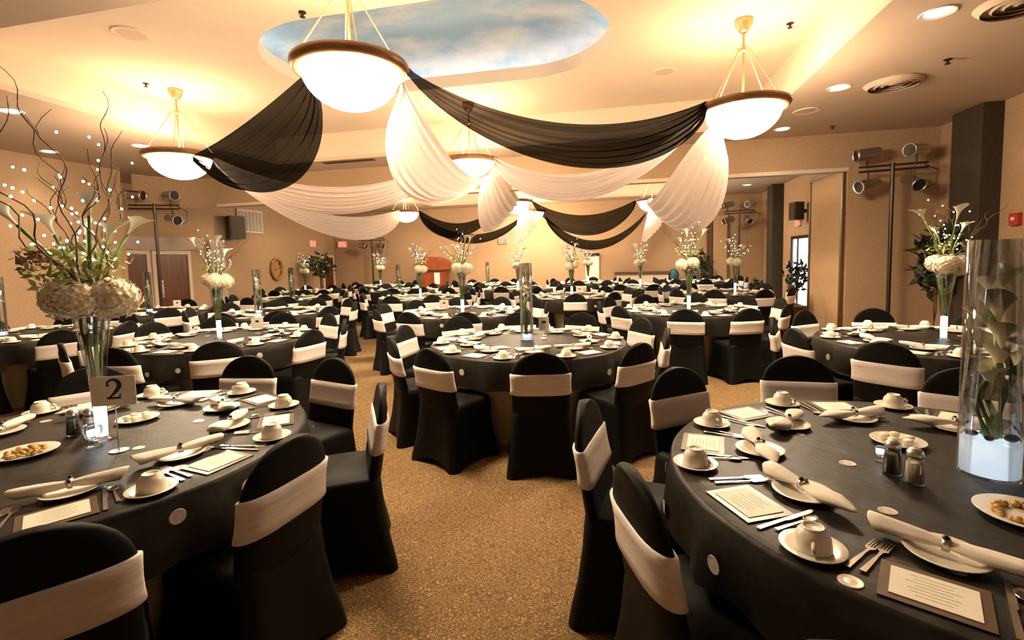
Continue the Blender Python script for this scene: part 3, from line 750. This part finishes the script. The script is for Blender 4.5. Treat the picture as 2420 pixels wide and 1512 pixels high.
# key: x, y, first seat angle, name, level (3 full, 2 with menus, 1 plain)
TB = [
 ('A', -2.34, 1.64, -5, 'front-row left table', 3), ('B', 1.11, 1.87, 94, 'front-row right table', 3),
 ('C', -.84, 4.46, -76, 'second-row middle table', 3), ('D', 2.68, 4.76, 86, 'second-row right table', 3),
 ('E', -4.21, 4.42, -10, 'second-row left table', 3), ('F', -7.15, 4.45, -20, 'second-row far-left table', 2),
 ('G', -8.2, 7.05, -30, 'third-row far-left table', 2), ('H', -5.55, 6.95, -15, 'third-row left table', 2),
 ('I', -2.3, 6.95, -70, 'third-row middle table', 2), ('J', .98, 7.25, -65, 'third-row right table', 2),
 ('K', -7.4, 9.75, -20, 'fourth-row far-left table', 2), ('L', -4.2, 9.85, -60, 'fourth-row left table', 2),
 ('M', -.93, 9.95, -84, 'fourth-row middle table', 2), ('N', 2.1, 10.5, -70, 'fourth-row right table', 2),
 ('O', -8.7, 12.2, -20, 'fifth-row far-left table', 1), ('P', -5.9, 12.45, -40, 'fifth-row left table', 1),
 ('Q', -2.6, 12.6, -60, 'fifth-row middle table', 1), ('R', .6, 12.75, -80, 'fifth-row right table', 1),
 ('S', -7.8, 14.95, -20, 'back-row far-left table', 1), ('T', -4.1, 15.0, -50, 'back-row left table', 1),
 ('U', -.9, 15.05, -60, 'back-row middle table', 1), ('V', 2.3, 15.0, -90, 'back-row right table', 1)]
Z0 = .7525
CHR = {('A', 0): .90, ('A', 9): .95, ('A', 1): 1.04, ('A', 2): 1.08, ('A', 3): 1.04, ('A', 4): 1.08, ('B', 3): .90, ('B', 2): 1.03, ('B', 1): 1.0, ('B', 0): 1.13, ('B', 9): 1.08}
def place(cx, cy, ang, v, u):
    r = TR - v; a = R(ang) + u / max(r, .2)
    return cx + r * math.cos(a), cy + r * math.sin(a), a
for key, cx, cy, a0, tn, lev in TB:
    rr = random.Random(ord(key) * 13)
    t = thing('banquet_table', 'round banquet table with tan floor-length cloth, ' + tn, 'table', (cx, cy, 0), rr.uniform(0, 6), 'round banquet tables')
    obj('tabletop', TTOP, t); obj('floor_cloth', FLOORC, t)
    ov = obj('table_overlay', OVER[ord(key) % 3], None, (cx, cy, 0), (0, 0, rr.uniform(0, 6)), label='black taffeta overlay with silver discs, ' + tn, cat='tablecloth', group='black table overlays')
    if lev >= 2:
        nd = 26 if key in 'AB' else 14
        for i in range(nd):
            a = i * 2.39996; q = .12 + .76 * math.sqrt((i + .5) / nd)
            sc = rr.uniform(1.0, 1.25) if i % 3 else rr.uniform(.75, .9)
            obj('silver_disc', G['dot'], ov, (q * math.cos(a), q * math.sin(a), .7523), (0, 0, 0), sc)
        for i in range(16 if lev == 3 else 10):
            a = i * 2 * PI / (16 if lev == 3 else 10) + rr.uniform(-.1, .1); zz = .752 - rr.uniform(.06, .19)
            obj('silver_disc', G['dot'], ov, ((TR + .034) * math.cos(a), (TR + .034) * math.sin(a), zz), (0, PI / 2, a), rr.uniform(1.0, 1.3))
    camdir = math.degrees(math.atan2(-cy, -cx))
    used = set()
    for s in range(10):
        ang = a0 + 36 * s
        dlt = (ang - camdir + 180) % 360 - 180
        idx = int(round(dlt / 36.0)) % 10
        while idx in used: idx = (idx + 1) % 10
        used.add(idx)
        sn = SEATN[idx] + ' seat, ' + tn
        jr = rr.uniform(-.02, .03); ja = rr.uniform(-2.5, 2.5)
        rc = CHR.get((key, s), 1.02 + jr)
        x, y = cx + rc * math.cos(R(ang + ja)), cy + rc * math.sin(R(ang + ja))
        if not (key in 'G' and x < -8.85):
            chair(x, y, R(ang + ja) + PI / 2 + R(rr.uniform(-5, 5)), 'black-covered chair with white sash, ' + sn, 'covered banquet chairs')
        # place setting
        px, py, a = place(cx, cy, ang, .33 + rr.uniform(-.02, .02), rr.uniform(-.02, .02))
        obj('bread_plate', G['plate'], None, (px, py, Z0), label='white bread plate, ' + sn, cat='plate', group='bread plates')
        nv = G['napkin'] if rr.random() < .5 else G['napkin2']
        na = obj('napkin', nv, None, (px, py, Z0 + .013), (0, 0, a + PI / 2 + rr.uniform(-.45, .45) + (PI if rr.random() < .5 else 0)), label='rolled ivory napkin in a ring, ' + sn, cat='napkin', group='rolled napkins')
        nr = obj('napkin_ring', G['nring'], na)
        if lev >= 2: obj('bead', G['bead'], nr)
        sx, sy, a = place(cx, cy, ang, .085 + rr.uniform(-.01, .015), .258 + rr.uniform(-.015, .015))
        obj('saucer', G['saucer'], None, (sx, sy, Z0), label='white saucer, right of the ' + sn, cat='saucer', group='saucers')
        cu = obj('coffee_cup', G['cup'], None, (sx, sy, Z0 + .006), (0, 0, rr.uniform(0, 6.28)), label='white coffee cup turned upside down, ' + sn, cat='cup', group='upturned cups')
        obj('handle', G['handle'], cu)
        if lev >= 2:
            mx_, my_, a = place(cx, cy, ang, .125 + rr.uniform(-.01, .01), rr.uniform(-.015, .015))
            me_ = thing('menu_card', 'cream menu card on a dark backing, ' + sn, 'menu', (mx_, my_, Z0 + .0015), a + PI / 2 + R(rr.uniform(-9, 9)), 'menu cards')
            obj('backing', G['menu_back'], me_); obj('card', G['menu_card'], me_)
            if lev >= 3: obj('print', G['menu_print'], me_)
        if lev >= 3:
            for (nm, u, v, lab) in (('fork', -.147, .185, 'outer steel fork'), ('fork', -.119, .195, 'inner steel fork'), ('knife', .118, .17, 'steel table knife'), ('spoon', .145, .18, 'steel teaspoon')):
                fx, fy, a = place(cx, cy, ang, v, u)
                obj(nm, G[nm], None, (fx, fy, Z0 + .001), (0, 0, a + PI / 2 + R(rr.uniform(-5, 5))), label=lab + ', ' + sn, cat=nm, group='steel ' + nm + 's')

# centrepieces
bouquet('tall cream hydrangea, calla and lit willow arrangement, front-row left table', (-2.31, 1.70, Z0), .4, 11, 9, True, .92, .62)
cylinder_vase('tall glass cylinder of calla lilies over glowing beads, front-row right table', (1.24, 1.92, Z0), .3, 21)
cylinder_vase('slim glass cylinder of calla lilies on lit base, second-row middle table', (-.86, 4.52, Z0), .8, 22, .062, .74, .06, False)
bl = 'hydrangea and calla arrangement with fairy lights, '
first = bouquet(bl + 'second-row right table', (2.70, 4.76, Z0), 0, 31, 6, False, .92, .7)
for tn, x, y, rz, sc in (('second-row left table', -4.22, 4.38, 1.1, 1.0), ('third-row middle table', -2.24, 6.75, 2.2, 1.05), ('third-row right table', .97, 7.15, 3.3, 1.05),
                         ('fourth-row left table', -4.2, 9.8, .6, 1.0), ('fourth-row middle table', -.93, 9.9, 4.3, 1.0), ('fourth-row right table', 2.3, 10.45, 5.2, 1.0),
                         ('fifth-row far-left table', -8.7, 12.15, 1.7, .95), ('fifth-row middle table', -2.6, 12.55, 2.8, 1.0), ('fifth-row right table', .55, 12.7, 3.9, 1.0),
                         ('back-row far-left table', -7.8, 14.9, .2, 1.0), ('back-row middle table', -.9, 15.0, 5.7, 1.0)):
    dup(first, (x, y, Z0), rz, bl + tn, None, sc * .9)
cl = 'slim glass cylinder vase with calla lilies, '
firstc = cylinder_vase(cl + 'third-row left table', (-5.8, 6.85, Z0), .2, 25, .062, .72, .05, False)
for tn, x, y, rz in (('fourth-row far-left table', -7.3, 9.7, 1.0), ('second-row far-left table', -7.4, 4.4, 2.0), ('third-row far-left table', -8.3, 7.1, 3.0), ('fifth-row left table', -5.95, 12.4, 4.0), ('back-row left table', -4.1, 15.0, 5.0), ('back-row right table', 2.3, 15.0, .5)):
    dup(firstc, (x, y, Z0), rz, cl + tn)

# table number signs
def digit2(h, z0, y):
    pts = []
    for i in range(15):
        a = R(165 - 15.5 * i); pts.append((.28 * math.cos(a), .70 + .27 * math.sin(a), .05 + .06 * max(0, math.cos(a))))
    pts += [(.18, .45, .10), (.0, .25, .06), (-.2, .06, .04)]
    b = MB(); vs = []; 
    for i, (x, z, w) in enumerate(pts):
        p0 = pts[max(i - 1, 0)]; p1 = pts[min(i + 1, len(pts) - 1)]
        dx, dz = p1[0] - p0[0], p1[1] - p0[1]; l_ = math.hypot(dx, dz) or 1
        nx, nz_ = -dz / l_, dx / l_
        vs += [(x + nx * w / 1, y, z + nz_ * w), (x - nx * w, y, z - nz_ * w)]
    b.add([(q[0] * h, q[1], q[2] * h + z0) for q in vs], [(2 * i, 2 * i + 1, 2 * i + 3, 2 * i + 2) for i in range(len(pts) - 1)])
    b.add([(-.3 * h, y, z0), (.3 * h, y, z0), (.3 * h, y, z0 + .1 * h), (-.3 * h, y, z0 + .1 * h)], [(0, 1, 2, 3)])
    b.add([(.22 * h, y, z0 + .05 * h), (.3 * h, y, z0), (.33 * h, y, z0 + .26 * h), (.28 * h, y, z0 + .26 * h)], [(0, 1, 2, 3)])
    b.sphere((-.24 * h, y, z0 + .70 * h), .07 * h, 10, 5, (1, .02, 1))
    return b
def sign(loc, rz, label, w=.19, h=.135, stand=.20, num=True, sc=1.0):
    t = thing('table_number_sign', label, 'sign', loc, rz, 'table number signs', sc)
    obj('stand', MB().lathe([(.035, 0), (.035, .004), (.006, .007)], 16).tube([(0, 0, .004), (0, 0, stand + .02)], .0025, 6).tube([(-.02, 0, stand + .01), (.02, 0, stand + .01)], .003, 5).mesh('stand', M['chrome']), t)
    c = obj('card', MB().bx(-w / 2, w / 2, -.004, -.002, stand, stand + h).mesh('card', M['paper']), t)
    if num: obj('number', digit2(.085, stand + .028, -.0048).mesh('number', M['ink']), c)
    else: obj('number', MB().bx(-.02, .02, -.0048, -.0042, stand + h * .55, stand + h * .72).mesh('number', M['ink']), c)
    return t
sign((-2.09, 1.60, Z0), R(22), 'cream table card with number 2 on a wire stand, front-row left table', .17, .125, .20)
sign((-.71, 4.62, Z0), R(8), 'white table number card on a stand, second-row middle table', .10, .13, .08, False)
for x, y, tn in ((-4.05, 4.75, 'second-row left table'), (-2.6, 6.95, 'third-row middle table'), (-.78, 10.0, 'fourth-row middle table'), (-7.9, 7.3, 'third-row far-left table')):
    sign((x, y, Z0), R(12), 'white table number card on a stand, ' + tn, .14, .13, .06, False)

# salt and pepper, votives, small plates on the two front tables
GL = MB().lathe([(.020, 0), (.022, .004), (.017, .055), (.0155, .066), (.0145, .066), (.016, .05), (.020, .006)], 14, True, False).mesh('body', M['glass'], smooth=True)
CAP = MB().lathe([(.0165, .064), (.0175, .068), (.0165, .078), (.010, .085), (.001, .086)], 14).mesh('cap', M['chrome'], smooth=True)
def shaker(loc, fill, label):
    t = thing('shaker', label, 'shaker', loc, 0, 'salt and pepper shakers', 1.4)
    obj('body', GL, t); obj('cap', CAP, t)
    obj('contents', MB().lathe([(.019, .004), (.0165, .05), (.001, .05)], 12).mesh('contents', M[fill], smooth=True), t)
shaker((.955, 1.80, Z0), 'salt', 'glass salt shaker with metal cap, front-row right table'); shaker((.925, 1.87, Z0), 'pepper', 'glass pepper shaker with metal cap, front-row right table')
shaker((-2.52, 1.73, Z0), 'pepper', 'glass pepper shaker with metal cap, front-row left table'); shaker((-2.46, 1.76, Z0), 'salt', 'glass salt shaker with metal cap, front-row left table')
for i, (x, y, tn) in enumerate(((.62, 4.45, 'x'),)): pass
def votive(loc, label, sc=1.0):
    t = thing('votive_candle', label, 'candle holder', loc, 0, 'glass votives', sc)
    obj('holder', MB().lathe([(.028, 0), (.03, .004), (.010, .012), (.008, .03), (.030, .045), (.036, .075), (.034, .10), (.032, .10), (.032, .07), (.02, .047)], 18, True, False).mesh('holder', M['glass'], smooth=True), t)
    obj('flame_light', MB().lathe([(.001, .05), (.022, .052), (.024, .075), (.001, .08)], 12).mesh('flame_light', M['votive'], smooth=True), t)
votive((-2.25, 1.62, Z0), 'clear stemmed votive with a bright blue-white glow, front-row left table')
votive((.935, 1.97, Z0), 'small glass votive behind the shakers, front-row right table', .6)
def creamers(loc, label, lab2, rz):
    obj('small_plate', G['plate'], None, loc, (0, 0, 0), 1.05, label, 'plate', 'bread plates')
    me_ = MB().lathe([(.013, 0), (.018, .016), (.0185, .018), (.012, .022), (.001, .024)], 12).mesh('creamer', M['butter'], smooth=True)
    for i in range(5):
        a = rz + i * 2 * PI / 5
        obj('butter_rosette', me_, None, (loc[0] + .043 * math.cos(a), loc[1] + .043 * math.sin(a), Z0 + .010), label=lab2, cat='butter', group=lab2)
creamers((-2.41, 1.95, Z0), 'white plate holding butter rosettes, front-row left table', 'ivory butter rosette on a small plate, front-row left table', .3)
creamers((1.09, 2.17, Z0), 'white plate holding butter rosettes, front-row right table', 'ivory butter rosette on a small plate, front-row right table', .1)
def food_plate(loc, label, lab2, ring=False):
    obj('dessert_plate', G['plate_big'], None, loc, label=label, cat='plate', group='dessert plates')
    r3 = random.Random(5); b = MB()
    for i in range(46):
        a = r3.uniform(0, 6.28); q = .062 * math.sqrt(r3.random()) if not ring else r3.uniform(.05, .066)
        b.sphere((q * math.cos(a), q * math.sin(a), .012 + r3.uniform(0, .01) * (1 if not ring else .3)), r3.uniform(.007, .013), 6, 4, (1, 1, .7))
    obj('crumble', b.mesh('crumble', M['food'], smooth=True), None, loc, label=lab2, cat='food', kind='stuff')
food_plate((-2.46, 1.50, Z0), 'white plate with golden crumble, left edge of front-row left table', 'golden crumbled dessert on the front-row left table plate')
food_plate((1.13, 1.61, Z0), 'white plate with a ring of golden garnish, front-row right table', 'ring of golden garnish on the front-row right table plate', True)

# ------------------------------------------------------------------ stage lights, loudspeakers, signs
def par_can(parent, p, aim, up):
    M3 = Vector((0, 0, 1)).rotation_difference(Vector(aim).normalized()).to_matrix()
    c = obj('lamp_can', MB().lathe([(.05, -.20), (.085, -.16), (.09, .12), (.098, .125), (.098, .16), (.088, .16), (.08, .10)], 16, True, False, Vector(p), M3).mesh('can', M['chrome'], smooth=True), parent)
    obj('lens', MB().lathe([(.001, .14), (.088, .145)], 16, True, False, Vector(p), M3).mesh('lens', M['black']), c)
    obj('yoke', MB().tube([Vector(p) + Vector((0, 0, -.0)), Vector(p) + Vector((0, 0, .22 if up else -.22))], .014, 6).mesh('yoke', M['dark_metal']), c)
def light_tree(loc, h, rz, label, cans, w=.42):
    t = thing('lighting_stand', label, 'light stand', loc, rz, 'stage lighting stands')
    obj('pole', MB().tube([(0, 0, .02), (0, 0, h)], .028, 8).mesh('pole', M['dark_metal']), t)
    obj('base', MB().lathe([(.30, 0), (.30, .02), (.05, .05)], 20).mesh('base', M['dark_metal']), t)
    for dz in (-.10, -.03): obj('crossbar', MB().tube([(-w, 0, h + dz), (w, 0, h + dz)], .016, 6).mesh('crossbar', M['dark_metal']), t)
    for (x, up, aim) in cans: par_can(t, (x, 0, h + (.16 if up else -.30)), aim, not up)
    obj('cable', MB().tube([(w * .9, .02, h - .05), (w + .12, .02, h - .15), (w + .1, .02, h - .35), (w * .8, .02, h - .42)], .007, 5).mesh('cable', M['black']), t)
light_tree((4.0, 8.35, 0), 2.82, R(-12), 'tall dark lighting stand with spotlights against the right wall', ((-.32, True, (-1, -.25, -.12)), (.28, True, (-1, -.9, -.1)), (-.3, False, (-1, -.6, -.25)), (.25, False, (.3, -1, -.5))))
light_tree((3.55, 15.7, 0), 2.85, R(-10), 'distant lighting stand in the rear right corner', ((-.32, True, (-1, -.4, -.2)), (.28, True, (-.5, -1, -.2)), (-.3, False, (-1, -.6, -.3)), (.25, False, (.3, -1, -.5))))
light_tree((-8.6, 15.9, 0), 2.45, R(20), 'distant lighting stand by the rear left wall', ((-.32, False, (1, -.4, -.2)), (.3, False, (1, -1, -.2))), .45)
light_tree((-8.75, 7.75, 0), 2.78, R(30), 'lighting stand with spotlights behind the left flower arrangement', ((-.3, True, (1, -.3, -.1)), (.28, True, (1, -1, -.1)), (.3, False, (1, -1, -.3))))
def speaker(loc, rz, label, w=.42, d_=.32, h=.62):
    t = thing('loudspeaker', label, 'loudspeaker', loc, rz, 'wall loudspeakers')
    obj('cabinet', MB().prism([(-w / 2, 0), (w / 2, 0), (w * .38, d_), (-w * .38, d_)], 0, h).mesh('cabinet', M['black']), t)
    obj('grille', MB().bx(-w / 2 + .03, w / 2 - .03, -.012, 0, .03, h - .03).mesh('grille', M['dark_metal']), t)
    obj('bracket', MB().bx(-.04, .04, d_, d_ + .1, h * .4, h * .6).mesh('bracket', M['dark_metal']), t)
speaker((-10.1, 11.35, 2.28), R(70), 'black loudspeaker mounted high on the left wall')
speaker((4.05, 12.75, 2.3), R(-80), 'black loudspeaker mounted on the right wall above exit sign', .3, .22, .42)
def exit_sign(loc, rz, label):
    t = thing('exit_sign', label, 'exit sign', loc, rz, 'exit signs')
    obj('housing', MB().bx(-.16, .16, 0, .05, 0, .22).mesh('housing', M['white']), t)
    obj('face', MB().bx(-.145, .145, -.006, 0, .02, .20).mesh('face', M['exit']), t)
    lt = MB(); y0, y1 = -.010, -.006
    def seg(a, b_, c_, d2): lt.bx(a, b_, y0, y1, c_, d2)
    x = -.125
    seg(x, x + .012, .05, .17); seg(x, x + .05, .05, .064); seg(x, x + .045, .103, .117); seg(x, x + .05, .156, .17)
    for sg in (1, -1): lt.box((x + .095, -.008, .11), (.012, .004, .135), M=Matrix.Rotation(sg * .42, 3, 'Y'))
    seg(x + .142, x + .154, .05, .17); seg(x + .18, x + .245, .156, .17); seg(x + .206, x + .219, .05, .156)
    obj('lettering', lt.mesh('lettering', M['white']), t)
exit_sign((-10.44, 15.15, 2.15), R(90), 'small red lit exit sign above the dark topiary, left of two')
exit_sign((-10.1, 16.44, 2.15), R(20), 'small red lit exit sign above the far brown door')
exit_sign((4.34, 13.3, 2.18), R(-90), 'small red lit exit sign on right wall above glass door')
exit_sign((-3.9, 16.44, 2.1), R(0), 'small red lit exit sign on the rear wall')
al = thing('fire_alarm', 'red fire alarm box on the right wall edge', 'fire alarm', (XR, 7.25, 1.80), R(-90))
obj('box', MB().bx(-.07, .07, -.05, 0, 0, .15).mesh('box', M['alarm']), al); obj('strobe', MB().bx(-.02, .02, -.065, -.05, .06, .10).mesh('strobe', M['white']), al)

# ------------------------------------------------------------------ plants and furniture along the walls
def potted(loc, label, h, crown, n, size, mt, pot=True, trunk=.03, name='potted_plant', seed=3):
    t = thing(name, label, 'plant', loc, 0, 'potted plants')
    obj('pot', MB().lathe([(.13, 0), (.17, .05), (.2, .3), (.22, .32), (.19, .32), (.17, .27), (.001, .27)], 18).mesh('pot', M['bark'], smooth=True), t)
    obj('trunk', MB().tube([(0, 0, .25), (.02, .01, h * .5), (0, 0, h)], [trunk, trunk * .8, trunk * .6], 7).mesh('trunk', M['twig'], smooth=True), t)
    obj('foliage', leaf_cluster(n, crown, (0, 0, h), size, seed, mt, 'foliage'), t, kind='stuff')
potted((4.38, 7.95, 0), 'dark leafy potted palm behind the right flower arrangement', 1.35, (.24, .24, .5), 260, .2, M['darkleaf'])
potted((3.95, 12.1, 0), 'dark leafy plant beside the bright glass door', 1.0, (.25, .25, .4), 160, .16, M['darkleaf'], seed=4)
potted((3.9, 15.35, 0), 'low dark plant at the foot of the rear right wall', .5, (.22, .2, .3), 120, .14, M['darkleaf'], seed=6)
potted((-9.7, 14.4, 0), 'round dark topiary tree on a trunk by the left wall', 1.45, (.42, .42, .42), 260, .17, M['darkleaf'], trunk=.07, seed=7, name='topiary_tree')
potted((2.55, 16.1, 0), 'tall dark plant in front of the rear wall, right', 1.2, (.22, .2, .5), 150, .2, M['darkleaf'], seed=8)
w = thing('wall_wreath', 'oval golden-brown wreath hanging on the left wall', 'wreath', (X2L + .06, 13.25, 1.42), 0)
b = MB(); pts = [(0, .24 * math.cos(a), .32 * math.sin(a)) for a in [2 * PI * i / 28 for i in range(29)]]; b.tube(pts, .045, 7)
obj('vine_ring', b.mesh('vine_ring', noise_col(mat('golden_vine', (.4, .2, .06), .8), (.25, .11, .03), (.55, .3, .1), 25), smooth=True), w)
obj('leaves', leaf_cluster(120, (.05, .3, .36), (.02, 0, 0), .07, 9, M['food'], 'leaves'), w, kind='stuff')
# red-brown wooden bar hood by the rear wall
kx, ky = -6.35, 16.05
k = thing('wooden_kiosk', 'red-brown wooden cabinet with arched hood by the rear wall', 'cabinet', (kx, ky, 0), 0)
b = MB(); b.bx(-.45, .45, -.25, .3, 0, 1.25); obj('body', b.mesh('body', M['redwood']), k)
b = MB(); arc = [(-.62, 1.25)] + [(.62 * math.cos(a), 1.34 + .36 * math.sin(a)) for a in [PI - PI * i / 14 for i in range(15)]] + [(.62, 1.25)]
b.rings([[(x, -.34, z) for x, z in arc], [(x, .3, z) for x, z in arc]], True, True, True); obj('arched_hood', b.mesh('hood', M['redwood']), k)
obj('notice', MB().bx(.12, .32, -.262, -.25, .75, 1.15).mesh('notice', M['paper']), k)
obj('trim', MB().bx(-.5, .5, -.3, -.25, 1.2, 1.27).mesh('trim', M['darktrim']), k)
s_ = thing('buffet_counter', 'pale buffet counter along the rear wall, right of middle', 'counter', (.75, 16.15, 0), 0)
obj('body', MB().bx(-.8, .8, -.22, .25, 0, .98).mesh('body', M['trim']), s_); obj('worktop', MB().bx(-.86, .86, -.28, .28, .98, 1.04).mesh('top', M['darktrim']), s_)
s_ = thing('covered_stool', 'small teal-covered bundle on a stool near the rear wall', 'stool', (1.72, 16.0, 0), 0)
obj('seat', MB().sphere((0, 0, .92), .16, 12, 8, (1, 1, 1.3)).mesh('seat', M['teal'], smooth=True), s_)
obj('leg', MB().lathe([(.14, 0), (.14, .02), (.03, .05), (.03, .75), (.12, .78)], 12).mesh('leg', M['dark_metal']), s_)
# white drape around the left doorway
b = MB(); rs = []
for i in range(25):
    y = 8.0 + 2.5 * i / 24; dz = .08 * math.sin(PI * i / 24)
    rs.append([(X2L + .10 + .015 * math.sin(i * 1.7), y, 2.28 - dz * .3), (X2L + .13 + .02 * math.sin(i * 1.7), y, 2.18 - dz * .7), (X2L + .10, y, 2.02 - dz)])
b.rings(rs, False); obj('door_valance', b.mesh('door_valance', M['white_sheer'], smooth=True), label='white cloth valance draped above the left brown doors', cat='drape')
b = MB(); rs = []
for i in range(31):
    y = 10.75 + .45 * i / 30
    rs.append([(X2L + .10 + .03 * math.sin(i * 1.3), y, .02), (X2L + .10 + .03 * math.sin(i * 1.3), y, 1.2), (X2L + .09 + .02 * math.sin(i * 1.3), y - .05, 2.25)])
b.rings(rs, False); obj('door_curtain', b.mesh('door_curtain', M['white_sheer'], smooth=True), label='narrow white curtain panel hanging right of the brown doors', cat='drape')
